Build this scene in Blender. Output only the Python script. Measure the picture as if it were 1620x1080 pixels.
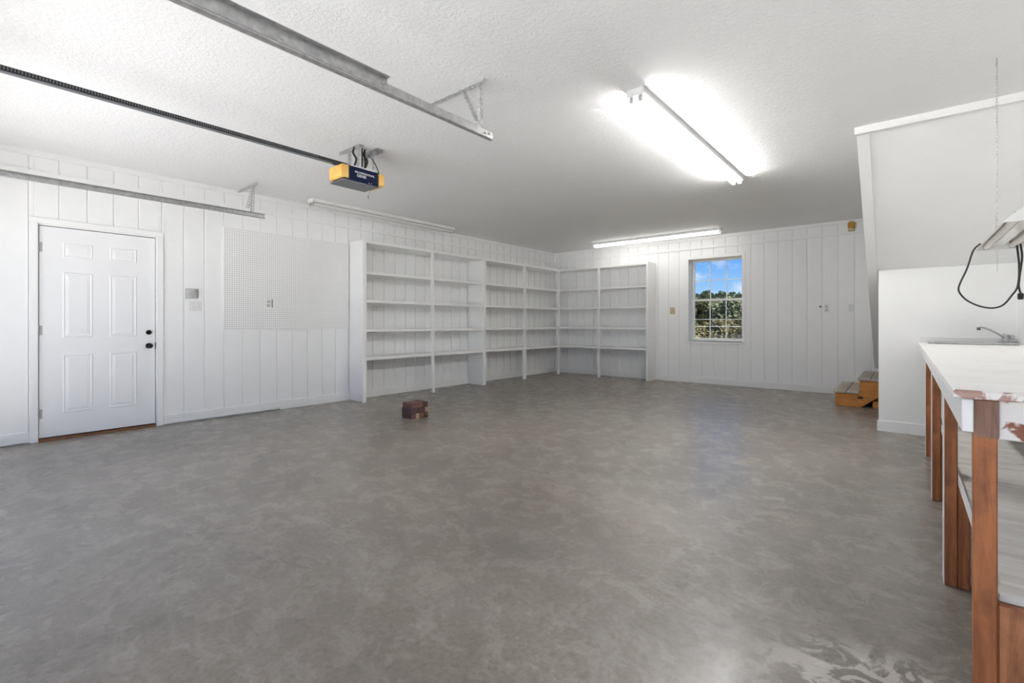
import bpy, bmesh, math, random
from mathutils import Vector, Matrix
R = random.Random(7)
S = bpy.context.scene
for _o in list(bpy.data.objects): bpy.data.objects.remove(_o)
COL = S.collection

# ------------------------------------------------------------------ camera
# room axes: x along the back wall, y along the left wall (towards the back), z up; camera above (0,0)
F, HZ, CAMH, H = 748.0, 511.0, 1.1286, 2.75
TH = math.atan2(624, 748); SN, CS = math.sin(TH), math.cos(TH)
cam = bpy.data.cameras.new('camera'); cam.sensor_fit = 'HORIZONTAL'; cam.sensor_width = 36.0
cam.lens = F / 1620 * 36.0; cam.shift_y = (HZ - 540) / 1620.0; cam.clip_start = 0.02; cam.clip_end = 500
co = bpy.data.objects.new('camera', cam); COL.objects.link(co)
co.location = (0, 0, CAMH); co.rotation_euler = (math.pi / 2, 0, TH); S.camera = co

# ------------------------------------------------------------------ world, sun, exposure
S.view_settings.view_transform = 'Standard'; S.view_settings.look = 'None'
S.view_settings.gamma = 1.0; S.view_settings.use_curve_mapping = False
S.view_settings.exposure = 0.12
S.cycles.use_denoising = True
S.cycles.max_bounces = 14; S.cycles.diffuse_bounces = 8; S.cycles.glossy_bounces = 4
S.cycles.transparent_max_bounces = 12; S.cycles.sample_clamp_indirect = 6.0
S.cycles.caustics_reflective = False; S.cycles.caustics_refractive = False

W = bpy.data.worlds.new('sky'); S.world = W; W.use_nodes = True
wn, wl = W.node_tree.nodes, W.node_tree.links; wn.clear()
wo = wn.new('ShaderNodeOutputWorld'); bg = wn.new('ShaderNodeBackground'); wl.new(bg.outputs[0], wo.inputs[0])
tc = wn.new('ShaderNodeTexCoord'); sep = wn.new('ShaderNodeSeparateXYZ'); wl.new(tc.outputs['Generated'], sep.inputs[0])
rmp = wn.new('ShaderNodeValToRGB'); wl.new(sep.outputs[2], rmp.inputs[0])
e = rmp.color_ramp.elements
e[0].position = 0.0; e[0].color = (0.62, 0.78, 0.93, 1); e[1].position = 0.6; e[1].color = (0.05, 0.22, 0.72, 1)
q = e.new(0.14); q.color = (0.10, 0.38, 0.93, 1)
q = e.new(0.05); q.color = (0.36, 0.62, 0.95, 1)
mp = wn.new('ShaderNodeMapping'); wl.new(tc.outputs['Generated'], mp.inputs[0]); mp.inputs['Scale'].default_value = (1, 1, 2.0)
nz = wn.new('ShaderNodeTexNoise'); wl.new(mp.outputs[0], nz.inputs['Vector'])
nz.inputs['Scale'].default_value = 17; nz.inputs['Detail'].default_value = 9; nz.inputs['Roughness'].default_value = 0.62
cr = wn.new('ShaderNodeValToRGB'); wl.new(nz.outputs[0], cr.inputs[0])
cr.color_ramp.elements[0].position = 0.50; cr.color_ramp.elements[0].color = (0, 0, 0, 1)
cr.color_ramp.elements[1].position = 0.80; cr.color_ramp.elements[1].color = (1, 1, 1, 1)
mx = wn.new('ShaderNodeMix'); mx.data_type = 'RGBA'; wl.new(cr.outputs[0], mx.inputs[0])
wl.new(rmp.outputs[0], mx.inputs[6]); mx.inputs[7].default_value = (0.85, 0.9, 0.96, 1)
wl.new(mx.outputs[2], bg.inputs[0]); bg.inputs[1].default_value = 0.95

SUN_E, LAMP_E, DIM_E = 31.5, 66.0, 9.0
sun = bpy.data.lights.new('sun', 'SUN'); sun.energy = SUN_E; sun.angle = math.radians(0.6); sun.color = (1, 0.985, 0.955)
so = bpy.data.objects.new('sun', sun); COL.objects.link(so)
so.rotation_euler = Vector((-0.80, 0.14, -0.75)).to_track_quat('-Z', 'Y').to_euler()

LX, BY, RX, FY = -6.30, 9.10, 0.78, -0.30          # wall faces
DOOR0, DOOR1, DOORH = -5.76, -2.10, 2.13           # the garage door opening in the front wall, behind the camera
BAY0, BAY1 = -1.35, 0.45                            # the smaller opening beside it, behind the camera
def portal(name, loc, rot, sx, sy):
    l = bpy.data.lights.new(name, 'AREA'); l.shape = 'RECTANGLE'; l.size = sx; l.size_y = sy; l.cycles.is_portal = True
    o = bpy.data.objects.new(name, l); COL.objects.link(o); o.location = loc; o.rotation_euler = rot
portal('garage_opening_portal', ((DOOR0 + DOOR1) / 2, FY - 0.14, DOORH / 2), (math.pi / 2, 0, 0), DOOR1 - DOOR0, DOORH)
portal('bay_opening_portal', ((BAY0 + BAY1) / 2, FY - 0.14, DOORH / 2), (math.pi / 2, 0, 0), BAY1 - BAY0, DOORH)
portal('window_portal', (-2.723, BY + 0.30, 1.567), (-math.pi / 2, 0, 0), 0.94, 1.53)

# ------------------------------------------------------------------ materials
def lin(r, g, b): return tuple((c / 255 / 12.92 if c / 255 <= 0.04045 else ((c / 255 + 0.055) / 1.055) ** 2.4) for c in (r, g, b)) + (1,)
class N:
    def __init__(s, name):
        s.m = bpy.data.materials.new(name); s.m.use_nodes = True
        s.n, s.l = s.m.node_tree.nodes, s.m.node_tree.links
        s.b = s.n['Principled BSDF']; s.c = s.n.new('ShaderNodeTexCoord')
    def set(s, **k):
        for a, v in k.items(): s.b.inputs[a.replace('_', ' ')].default_value = v
        return s
    def noise(s, scale, detail=4, rough=0.55, dist=0, mapping=None, coord='Object'):
        t = s.n.new('ShaderNodeTexNoise'); src = s.c.outputs[coord]
        if mapping:
            m = s.n.new('ShaderNodeMapping'); s.l.new(src, m.inputs[0])
            m.inputs['Scale'].default_value = mapping[0]
            if len(mapping) > 1: m.inputs['Rotation'].default_value = mapping[1]
            src = m.outputs[0]
        s.l.new(src, t.inputs['Vector'])
        for k, v in (('Scale', scale), ('Detail', detail), ('Roughness', rough), ('Distortion', dist)): t.inputs[k].default_value = v
        return t.outputs[0]
    def ramp(s, x, *stops):
        r = s.n.new('ShaderNodeValToRGB'); s.l.new(x, r.inputs[0]); el = r.color_ramp.elements
        el[0].position, el[0].color = stops[0]; el[1].position, el[1].color = stops[-1]
        for p, c in stops[1:-1]:
            q = el.new(p); q.color = c
        return r.outputs[0]
    def mix(s, f, a, b, mode='MIX'):
        m = s.n.new('ShaderNodeMix'); m.data_type = 'RGBA'; m.blend_type = mode
        for i, v in ((0, f), (6, a), (7, b)):
            if isinstance(v, (int, float, tuple)): m.inputs[i].default_value = v
            else: s.l.new(v, m.inputs[i])
        return m.outputs[2]
    def math(s, op, a, b=None):
        m = s.n.new('ShaderNodeMath'); m.operation = op
        for i, v in enumerate((a, b)):
            if v is None: continue
            if isinstance(v, (int, float)): m.inputs[i].default_value = v
            else: s.l.new(v, m.inputs[i])
        return m.outputs[0]
    def bump(s, x, strength, dist=0.01):
        b = s.n.new('ShaderNodeBump'); s.l.new(x, b.inputs['Height']); b.inputs['Strength'].default_value = strength
        b.inputs['Distance'].default_value = dist; s.l.new(b.outputs[0], s.b.inputs['Normal']); return s
    def color(s, x): s.l.new(x, s.b.inputs['Base Color']); return s
    def rough(s, x): s.l.new(x, s.b.inputs['Roughness']); return s
G = lambda v: (v, v, v, 1)
def paint(name, rgb, rough=0.5, bs=0, bst=0.0, bd=0.003, detail=3):
    k = N(name); c = lin(*rgb); k.set(Base_Color=c, Roughness=rough)
    n = k.noise(3.0, 5); k.color(k.ramp(n, (0.3, tuple(v * 0.965 for v in c[:3]) + (1,)), (0.7, c)))
    if bs: k.bump(k.noise(bs, detail, 0.6), bst, bd)
    return k.m
def flat(name, rgb, rough=0.5, metal=0.0):
    k = N(name); c = lin(*rgb); k.set(Roughness=rough, Metallic=metal)
    k.color(k.ramp(k.noise(22, 4), (0.3, tuple(v * 0.9 for v in c[:3]) + (1,)), (0.7, c))); return k.m
M = {}
M['wall'] = paint('white_wall_paint', (243, 243, 243), 0.42, 60, 0.05, 0.002)
M['backwall'] = M['wall']
M['trim'] = paint('white_trim_paint', (241, 241, 240), 0.38)
M['shelf'] = paint('white_shelf_paint', (243, 243, 242), 0.42, 25, 0.05, 0.002)
M['door'] = paint('white_door_paint', (240, 240, 241), 0.4)
M['plaster'] = paint('textured_white_plaster', (240, 240, 239), 0.7, 70, 0.35, 0.004, 5)
M['plastic'] = paint('white_plastic', (228, 228, 226), 0.35)
M['beige'] = flat('beige_plastic', (196, 178, 146), 0.5)
M['greybox'] = flat('grey_plastic', (178, 178, 176), 0.45)
M['darkmetal'] = flat('dark_bronze_metal', (24, 22, 26), 0.3, 0.6)
M['galv'] = None
M['black'] = flat('black_rubber_and_shade', (22, 22, 24), 0.5)
M['blue'] = flat('dark_blue_enamel', (12, 24, 58), 0.6)
M['blue'].node_tree.nodes['Principled BSDF'].inputs['Specular IOR Level'].default_value = 0.15
M['greyunder'] = flat('grey_enamel', (108, 110, 114), 0.4, 0.3)
M['printwhite'] = flat('white_print', (225, 228, 230), 0.5)
M['brass'] = flat('yellow_brass', (176, 132, 44), 0.35, 0.4)
M['hinge'] = flat('painted_hinge', (190, 190, 190), 0.35, 0.5)
k = N('galvanised_steel'); k.set(Metallic=0.75, Roughness=0.42)
k.color(k.ramp(k.noise(30, 5), (0.3, G(0.36)), (0.7, G(0.55)))); M['galv'] = k.m
k = N('zinc_plated_angle'); k.set(Metallic=0.35, Roughness=0.45)
k.color(k.ramp(k.noise(30, 5), (0.3, G(0.46)), (0.7, G(0.66)))); M['zinc'] = k.m
k = N('brushed_stainless'); k.set(Metallic=1.0, Roughness=0.28); k.color(k.ramp(k.noise(50, 3, mapping=((1, 30, 1),)), (0.3, G(0.5)), (0.7, G(0.68)))); M['steel'] = k.m
k = N('amber_lens_plastic'); k.set(Roughness=0.4, Subsurface_Weight=0.15); k.color(k.ramp(k.noise(14, 3), (0.3, lin(224, 174, 84)), (0.7, lin(238, 198, 112)))); M['amber'] = k.m
# ceiling: rolled stipple
k = N('stippled_white_ceiling'); k.set(Roughness=0.85)
k.color(k.ramp(k.noise(0.8, 4), (0.3, lin(239, 239, 239)), (0.7, lin(243, 243, 243))))
nn = k.noise(38, 5, 0.62, 0.6); n2 = k.noise(95, 3, 0.6)
hh = k.math('ADD', k.ramp(nn, (0.42, G(0)), (0.66, G(1))), k.math('MULTIPLY', n2, 0.45)); k.bump(hh, 0.42, 0.006); M['ceiling'] = k.m
# sealed concrete floor
k = N('sealed_concrete'); k.set(IOR=1.5, Coat_Weight=0.45, Coat_IOR=1.55)
a = k.noise(0.55, 6, 0.6, 0.7); b = k.noise(0.8, 12, 0.66, 0.6); c3 = k.noise(6, 9, 0.7, 0.5); d = k.noise(45, 6, 0.75)
base = k.ramp(b, (0.30, lin(112, 107, 101)), (0.5, lin(126, 121, 114)), (0.72, lin(146, 141, 134)))
base = k.mix(k.ramp(a, (0.43, G(0)), (0.60, G(0.5))), base, lin(106, 102, 97))
warm = k.noise(0.33, 3, 0.5, mapping=((1, 1, 1), (0, 0, 0.8)))
base = k.mix(k.ramp(warm, (0.38, G(0.05)), (0.62, G(0.42))), base, lin(138, 124, 109))
blot = k.noise(2.3, 10, 0.68, 1.0)
base = k.mix(k.math('MULTIPLY', k.ramp(blot, (0.44, G(0)), (0.66, G(0.5))), k.ramp(k.noise(0.5, 3, 0.5), (0.44, G(0)), (0.60, G(1)))), base, lin(92, 87, 83))
base = k.mix(0.34, base, k.ramp(c3, (0.28, G(0.28)), (0.5, G(0.5)), (0.70, G(0.70))), 'OVERLAY')
base = k.mix(0.6, base, k.ramp(d, (0.30, G(0.27)), (0.70, G(0.76))), 'OVERLAY')
st = k.noise(0.8, 9, 0.68, 1.2, mapping=((1.0, 2.0, 1), (0, 0, 0.5)))
base = k.mix(k.ramp(st, (0.485, G(0)), (0.505, G(0.26)), (0.54, G(0))), base, lin(168, 163, 154))
scu = k.noise(1.5, 10, 0.72, 1.4, mapping=((0.7, 2.4, 1), (0, 0, -0.35)))
base = k.mix(k.ramp(scu, (0.58, G(0)), (0.72, G(0.20))), base, lin(166, 160, 151))
# pale spilt-paint patch by the workbench
gm = k.n.new('ShaderNodeMapping'); k.l.new(k.c.outputs['Object'], gm.inputs[0]); gm.vector_type = 'TEXTURE'
gm.inputs['Location'].default_value = (-0.04 + 2.76, 1.80 - 4.425, 0.15); gm.inputs['Scale'].default_value = (0.40, 0.32, 1)
gs = k.n.new('ShaderNodeTexGradient'); gs.gradient_type = 'SPHERICAL'; k.l.new(gm.outputs[0], gs.inputs[0])
pat = k.math('MULTIPLY', k.ramp(gs.outputs[1], (0.0, G(0)), (0.45, G(1))), k.ramp(k.noise(6, 7, 0.6, 2.2), (0.47, G(0)), (0.53, G(0.8))))
base = k.mix(pat, base, lin(196, 190, 182))
# small white chips
vo = k.n.new('ShaderNodeTexVoronoi'); k.l.new(k.c.outputs['Object'], vo.inputs['Vector']); vo.inputs['Scale'].default_value = 2.6
base = k.mix(k.ramp(vo.outputs['Distance'], (0.012, G(0.8)), (0.02, G(0))), base, lin(206, 202, 194))
k.color(base)
k.rough(k.ramp(k.noise(1.2, 7, 0.68, 0.8), (0.32, G(0.40)), (0.55, G(0.48)), (0.72, G(0.62))))
k.l.new(k.ramp(c3, (0.35, G(0.20)), (0.7, G(0.34))), k.b.inputs['Coat Roughness'])
k.bump(k.math('ADD', k.math('MULTIPLY', c3, 0.6), k.math('MULTIPLY', d, 0.25)), 0.06, 0.01); M['floor'] = k.m
def wood(name, dark, light, scale=3.0, axis=2, rough=0.6, worn=None, soft=0.6):
    k = N(name); k.set(Roughness=rough); sc = [14, 14, 14]; sc[axis] = 1.2
    g = k.noise(scale, 7, 0.65, 0.8, mapping=(tuple(sc),)); f = k.noise(5.0, 6, 0.6, 0.4)
    col = k.ramp(g, (0.30, lin(*dark)), (0.66, lin(*light)))
    col = k.mix(k.ramp(f, (0.52, G(0)), (0.7, G(soft))), col, lin(*[v * 0.5 for v in dark]))
    if worn:
        wn_ = k.noise(worn[1], 7, 0.6, 1.2); col = k.mix(k.ramp(wn_, (worn[2], G(0)), (worn[2] + 0.035, G(1))), col, lin(*worn[0]))
    k.color(col); k.bump(g, 0.15, 0.002); return k.m
M['legwood'] = wood('stained_red_brown_lumber', (128, 74, 42), (186, 116, 70))
M['skirt'] = wood('mottled_brown_lumber', (132, 82, 52), (188, 126, 84))
M['oldwood'] = wood('weathered_dark_lumber', (104, 74, 60), (150, 116, 98))
M['orange'] = wood('orange_varnished_pine', (164, 100, 38), (206, 138, 64), 2.6, 0, 0.6, None, 0.35)
M['tread'] = wood('grey_worn_tread', (158, 148, 134), (192, 184, 172), 2.6, 1, 0.6, None, 0.3)
M['treadedge'] = M['tread']
M['benchtop'] = wood('whitewashed_plywood', (230, 229, 226), (240, 239, 237), 1.6, 0, 0.5, soft=0.12)
M['benchpaint'] = wood('peeling_white_paint_on_wood', (120, 72, 52), (150, 96, 70), 2.5, 0, 0.6, ((226, 222, 218), 7.0, 0.44))
M['benchedge'] = wood('chipped_plywood_edge', (140, 100, 90), (186, 158, 148), 2.5, 0, 0.6, ((226, 222, 217), 8.0, 0.50))
M['fascia'] = paint('white_bench_paint', (226, 226, 226), 0.45, 30, 0.1, 0.002)
M['benchshelf'] = wood('worn_grey_white_shelf', (190, 187, 182), (224, 222, 218), 1.2, 0, 0.6, soft=0.3)
M['threshold'] = wood('brown_threshold_wood', (92, 58, 38), (142, 98, 66), 3.0, 1)
k = N('fluorescent_tube_lit'); k.set(Base_Color=G(0.9), Emission_Color=(1.0, 0.99, 0.965, 1), Emission_Strength=LAMP_E); M['lit'] = k.m
k = N('fluorescent_tube_dim'); k.set(Base_Color=G(0.85), Roughness=0.2, Emission_Color=(1.0, 0.98, 0.94, 1), Emission_Strength=DIM_E); M['dim'] = k.m
k = N('fluorescent_tube_off'); k.set(Base_Color=lin(226, 226, 222), Roughness=0.18); M['off'] = k.m
k = N('window_glass'); k.n.remove(k.b); o_ = k.n['Material Output']; tb = k.n.new('ShaderNodeBsdfTransparent'); gb = k.n.new('ShaderNodeBsdfGlossy')
gb.inputs['Roughness'].default_value = 0.02; lw = k.n.new('ShaderNodeFresnel'); lw.inputs[0].default_value = 1.25; ms = k.n.new('ShaderNodeMixShader')
k.l.new(lw.outputs[0], ms.inputs[0]); k.l.new(tb.outputs[0], ms.inputs[1]); k.l.new(gb.outputs[0], ms.inputs[2]); k.l.new(ms.outputs[0], o_.inputs[0]); M['glass'] = k.m
def leafmat(name, a, b):
    k = N(name); k.set(Roughness=0.8); k.color(k.ramp(k.noise(1.3, 3), (0.35, lin(*a)), (0.65, lin(*b))))
    tr = k.n.new('ShaderNodeBsdfTranslucent'); cl_ = k.b.inputs['Base Color'].links[0].from_socket; k.l.new(cl_, tr.inputs[0]); ms = k.n.new('ShaderNodeMixShader'); ms.inputs[0].default_value = 0.45
    k.l.new(k.b.outputs[0], ms.inputs[1]); k.l.new(tr.outputs[0], ms.inputs[2]); k.l.new(ms.outputs[0], k.n['Material Output'].inputs[0]); return k.m
M['pine'] = leafmat('pine_needles', (46, 60, 44), (66, 78, 56)); M['olive'] = leafmat('olive_leaves', (64, 64, 40), (90, 85, 54))
M['greenleaf'] = leafmat('green_leaves', (52, 60, 38), (72, 76, 48)); M['bark'] = paint('bare_branch_bark', (88, 74, 67), 0.9)
M['grass'] = paint('dry_grass', (80, 75, 46), 0.9); M['drive'] = paint('pale_concrete_drive', (208, 208, 207), 0.8)
def brickmat(i, a, b):
    k = N('fired_brick_%d' % i); k.set(Roughness=0.9); k.color(k.ramp(k.noise(24, 6, 0.7), (0.3, lin(*a)), (0.7, lin(*b)))); k.bump(k.noise(60, 4), 0.4, 0.003); return k.m
M['brick'] = [brickmat(i, a, b) for i, (a, b) in enumerate([((84, 56, 52), (118, 84, 78)), ((70, 52, 54), (96, 74, 78)), ((98, 70, 58), (132, 100, 86)), ((64, 44, 40), (88, 64, 58)), ((150, 126, 108), (176, 152, 134))])]

# ------------------------------------------------------------------ mesh helpers (world coordinates)
def box(bm, x0, x1, y0, y1, z0, z1):
    v = [bm.verts.new((x, y, z)) for z in (z0, z1) for y in (y0, y1) for x in (x0, x1)]
    for f in ((0, 2, 3, 1), (4, 5, 7, 6), (0, 1, 5, 4), (2, 6, 7, 3), (0, 4, 6, 2), (1, 3, 7, 5)): bm.faces.new([v[i] for i in f])
    return v
def prism(bm, poly, axis, a, b):
    """poly: 2-D points in the two other axes (in x,y,z order), extruded from a to b along axis"""
    def pt(p, t):
        q = list(p); q.insert(axis, t); return q
    A = [bm.verts.new(pt(p, a)) for p in poly]; B = [bm.verts.new(pt(p, b)) for p in poly]; n = len(poly)
    bm.faces.new(A[::-1]); bm.faces.new(B)
    for i in range(n): bm.faces.new((A[i], A[(i + 1) % n], B[(i + 1) % n], B[i]))
def cyl(bm, p0, p1, r, seg=12, r1=None):
    p0, p1 = Vector(p0), Vector(p1); d = (p1 - p0).normalized(); u = d.orthogonal().normalized(); w = d.cross(u); r1 = r if r1 is None else r1
    A = [bm.verts.new(p0 + r * (math.cos(t) * u + math.sin(t) * w)) for t in [2 * math.pi * i / seg for i in range(seg)]]
    B = [bm.verts.new(p1 + r1 * (math.cos(t) * u + math.sin(t) * w)) for t in [2 * math.pi * i / seg for i in range(seg)]]
    bm.faces.new(A[::-1]); bm.faces.new(B)
    for i in range(seg): bm.faces.new((A[i], A[(i + 1) % seg], B[(i + 1) % seg], B[i]))
def smooth_path(pts, n=6):
    P = [Vector(p) for p in pts]; out = []
    for i in range(len(P) - 1):
        a = P[max(i - 1, 0)]; b = P[i]; c = P[i + 1]; d = P[min(i + 2, len(P) - 1)]
        for j in range(n):
            t = j / n; out.append(0.5 * ((2 * b) + (c - a) * t + (2 * a - 5 * b + 4 * c - d) * t * t + (3 * b - a - 3 * c + d) * t ** 3))
    out.append(P[-1]); return out
def tube(bm, pts, r, seg=8, closed=False):
    P = [Vector(p) for p in pts]; rings = []; n = len(P); u = None
    for i, p in enumerate(P):
        d = (P[(i + 1) % n] - P[i - 1]) if closed else (P[min(i + 1, n - 1)] - P[max(i - 1, 0)])
        d.normalize(); u = d.orthogonal().normalized() if u is None else (u - d * u.dot(d)).normalized(); w = d.cross(u)
        rings.append([bm.verts.new(p + r * (math.cos(2 * math.pi * k / seg) * u + math.sin(2 * math.pi * k / seg) * w)) for k in range(seg)])
    for i in range(n if closed else n - 1):
        A, B = rings[i], rings[(i + 1) % n]
        for k in range(seg): bm.faces.new((A[k], A[(k + 1) % seg], B[(k + 1) % seg], B[k]))
    if not closed: bm.faces.new(rings[0][::-1]); bm.faces.new(rings[-1])
WL = {}
def link(o, parent, wloc):
    COL.objects.link(o); WL[o] = Vector(wloc)
    if parent is not None: o.parent = parent; o.location = WL[o] - WL[parent]
    else: o.location = WL[o]
    return o
def tag(o, label, cat, group=None):
    o['label'] = label; o['category'] = cat
    if group: o['group'] = group
    return o
def thing(name, loc, label, cat, group=None):
    return tag(link(bpy.data.objects.new(name, None), None, loc), label, cat, group)
def mk(name, bm, mat, parent=None, bevel=0.0, smooth=False, seg=1):
    bmesh.ops.recalc_face_normals(bm, faces=bm.faces)
    if bevel:
        es = [e_ for e_ in bm.edges if len(e_.link_faces) == 2 and e_.calc_face_angle(0) > 0.6]
        bmesh.ops.bevel(bm, geom=es, offset=bevel, segments=seg, affect='EDGES', clamp_overlap=True)
    xs = [v.co for v in bm.verts]
    lo = Vector([min(c_[i] for c_ in xs) for i in range(3)]); hi = Vector([max(c_[i] for c_ in xs) for i in range(3)])
    w = Vector(((lo.x + hi.x) / 2, (lo.y + hi.y) / 2, lo.z))
    bmesh.ops.translate(bm, verts=bm.verts, vec=-w)
    me = bpy.data.meshes.new(name); bm.to_mesh(me); bm.free(); me.materials.append(mat)
    if smooth:
        for p in me.polygons: p.use_smooth = True
        try: me.set_sharp_from_angle(angle=0.7)
        except Exception: pass
    return link(bpy.data.objects.new(name, me), parent, w)
def bx(name, x0, x1, y0, y1, z0, z1, mat, parent=None, bevel=0.0):
    bm = bmesh.new(); box(bm, x0, x1, y0, y1, z0, z1); return mk(name, bm, mat, parent, bevel)
def cy(name, p0, p1, r, mat, parent=None, seg=14, r1=None, bevel=0.0):
    bm = bmesh.new(); cyl(bm, p0, p1, r, seg, r1); return mk(name, bm, mat, parent, bevel, True)
def struct(o, label=None, cat=None):
    o['kind'] = 'structure'
    if label: o['label'] = label
    if cat: o['category'] = cat
    return o
def again(o, wloc, parent=None, group=None):
    """a copy of an object (sharing its mesh) and of its parts and sub-parts"""
    c_ = o.copy(); link(c_, parent, wloc)
    for ch in [x for x in WL if x.parent is o]: again(ch, Vector(wloc) + (WL[ch] - WL[o]), c_)
    return c_

# ------------------------------------------------------------------ shell
struct(bx('floor', LX - 0.2, RX + 0.2, FY - 0.25, BY + 0.3, -0.15, 0, M['floor']), 'grey sealed concrete slab floor with mottled stains', 'floor')
struct(bx('ceiling', LX - 0.2, RX + 0.2, FY - 0.25, BY + 0.3, H, H + 0.15, M['ceiling']), 'white stippled flat ceiling of the garage', 'ceiling')
def minus(r, h):
    """rectangle r = (a0,a1,z0,z1) minus hole h"""
    a0, a1, z0, z1 = r; b0, b1, y0, y1 = h
    if b0 >= a1 or b1 <= a0 or y0 >= z1 or y1 <= z0: return [r]
    out = []
    m0, m1 = max(a0, b0), min(a1, b1)
    if a0 < m0: out.append((a0, m0, z0, z1))
    if m1 < a1: out.append((m1, a1, z0, z1))
    if y1 < z1: out.append((m0, m1, y1, z1))
    if z0 < y0: out.append((m0, m1, z0, y0))
    return out
# left wall: entry door hole, v-grooved planks 8 in. wide
LDOOR = (0.555, 1.486, 0.0, 2.075)
bm = bmesh.new()
for a0, a1, z0, z1 in minus((FY, BY, 0.0, H), LDOOR): box(bm, LX - 0.16, LX - 0.012, a0, a1, z0, z1)
wall_left = struct(mk('wall_left', bm, M['wall']), 'white v-grooved plank wall with the entry door', 'wall')
bm = bmesh.new()
BWIN = (-3.196, -2.25, 0.80, 2.335)
for a0, a1, z0, z1 in minus((LX - 0.16, RX + 0.16, 0.0, H), (BWIN[0] - 0.013, BWIN[1] + 0.013, BWIN[2] - 0.015, BWIN[3] + 0.013)): box(bm, a0, a1, BY + 0.012, BY + 0.27, z0, z1)
wall_back = struct(mk('wall_back', bm, M['backwall']), 'white v-grooved plank wall with the window', 'wall')
def planks(parent, start, step, n, lo, hi, hole, along):
    meshes = {}
    for i in range(n):
        a0, a1 = start + i * step, start + (i + 1) * step
        a0, a1 = max(a0, lo), min(a1, hi)
        if a1 - a0 < 0.02: continue
        rs = []
        for r in minus((a0 + 0.0055, a1 - 0.0055, 0.02, H - 0.01), hole): rs.append(r)
        whole = len(rs) == 1 and abs((a1 - a0) - step) < 1e-6 and rs[0][2] < 0.03 and rs[0][3] > H - 0.02 and abs(rs[0][1] - rs[0][0] - step + 0.011) < 1e-6
        mid = (a0 + a1) / 2
        if whole and 'w' in meshes:
            src = meshes['w']; o = src.copy(); w = WL[src].copy(); w[0 if along == 'x' else 1] = mid; link(o, parent, w); continue
        bm = bmesh.new()
        for r0, r1, z0, z1 in rs:
            if along == 'y': prism(bm, [(LX - 0.014, r0), (LX - 0.003, r0), (LX, r0 + 0.003), (LX, r1 - 0.003), (LX - 0.003, r1), (LX - 0.014, r1)], 2, z0, z1)
            else: prism(bm, [(r0, BY + 0.014), (r0, BY + 0.003), (r0 + 0.003, BY), (r1 - 0.003, BY), (r1, BY + 0.003), (r1, BY + 0.014)], 2, z0, z1)
        o = mk('plank', bm, M['wall'] if along == 'y' else M['backwall'], parent)
        if whole: meshes['w'] = o
planks(wall_left, 0.502 - 4 * 0.2058, 0.2058, 48, FY, BY, (LDOOR[0] - 0.02, LDOOR[1] + 0.02, -1, LDOOR[3] + 0.02), 'y')
planks(wall_back, -0.622 - 27 * 0.2115, 0.2115, 36, LX, RX, (BWIN[0] - 0.013, BWIN[1] + 0.013, BWIN[2] - 0.015, BWIN[3] + 0.013), 'x')
struct(bx('wall_right', RX, RX + 0.16, FY, BY, 0, H, M['plaster']), 'white textured wall beside the workbench', 'wall')
bm = bmesh.new()
for q_ in minus((LX - 0.16, RX + 0.16, 0.0, H), (DOOR0, DOOR1, -0.1, DOORH)):
    for a0, a1, z0, z1 in minus(q_, (BAY0, BAY1, -0.1, DOORH)): box(bm, a0, a1, FY - 0.16, FY, z0, z1)
struct(mk('wall_front', bm, M['plaster']), 'white wall with two open garage bays', 'wall')
# stair bulkhead: sloped soffit from the ceiling down to the landing, closed side above it, wall below it
SX = -0.32
def soff(y): return 1.686 - 0.744 * (y - 6.28)
ytop = 6.28 - (H - 1.686) / 0.744
bm = bmesh.new(); prism(bm, [(ytop, H), (7.81, soff(7.81)), (7.81, soff(7.81) + 0.3), (ytop + 0.40, H)], 0, SX, RX)
struct(mk('ceiling_stair', bm, M['plaster']), 'sloped white soffit under the stairs, running up to the ceiling', 'soffit')
bm = bmesh.new(); prism(bm, [(ytop + 0.42, H), (7.81, soff(7.81) + 0.32), (BY, soff(7.81) + 0.32), (BY, H)], 0, SX, SX + 0.09)
struct(mk('wall_stairwell', bm, M['plaster']), 'white side wall closing the stairs above the sloped soffit', 'wall')
bm = bmesh.new(); prism(bm, [(6.28, 0), (6.38, 0), (6.38, soff(6.38) - 0.004), (6.28, soff(6.28) - 0.004)], 0, -0.225, RX)
struct(mk('wall_stair', bm, M['plaster']), 'low white textured wall under the stairs behind the sink', 'wall')
bm = bmesh.new(); yn = 0.597; zn = 0.803
prism(bm, [(ytop + 0.04, H - 0.035), (7.80, soff(7.80)), (7.80 - 0.010, soff(7.80) - 0.014), (ytop + 0.03, H - 0.049)], 0, SX, SX + 0.085)
struct(mk('trim_6', bm, M['trim']), 'white trim board along the edge of the sloped soffit', 'trim')
struct(bx('trim_7', SX - 0.012, RX, ytop - 0.012, ytop + 0.03, H - 0.058, H, M['trim']), 'white trim board where the soffit meets the ceiling', 'trim')
# trims
struct(bx('trim_1', LX, LX + 0.018, FY, BY, H - 0.052, H, M['trim']), 'white ceiling trim along the door wall', 'trim')
struct(bx('trim_2', LX + 0.018, SX, BY - 0.018, BY, H - 0.052, H, M['trim']), 'white ceiling trim along the window wall', 'trim')
struct(bx('trim_3', LX, LX + 0.022, FY, BY, 2.520, 2.562, M['trim']), 'white batten along the upper door wall', 'trim')
struct(bx('trim_4', LX + 0.022, SX, BY - 0.022, BY, 2.522, 2.566, M['trim']), 'white batten along the upper window wall', 'trim')
struct(bx('trim_5', LX, LX + 0.03, BY - 0.03, BY, 0.12, H - 0.05, M['trim']), 'white corner bead between the two plank walls', 'trim')
bm = bmesh.new()
for y0, y1, zb in ((FY, 0.502, 0.014), (1.542, 2.80, 0.014), (2.80, BY, 0.0)): box(bm, LX, LX + 0.014, y0, y1, zb, 0.112)
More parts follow.
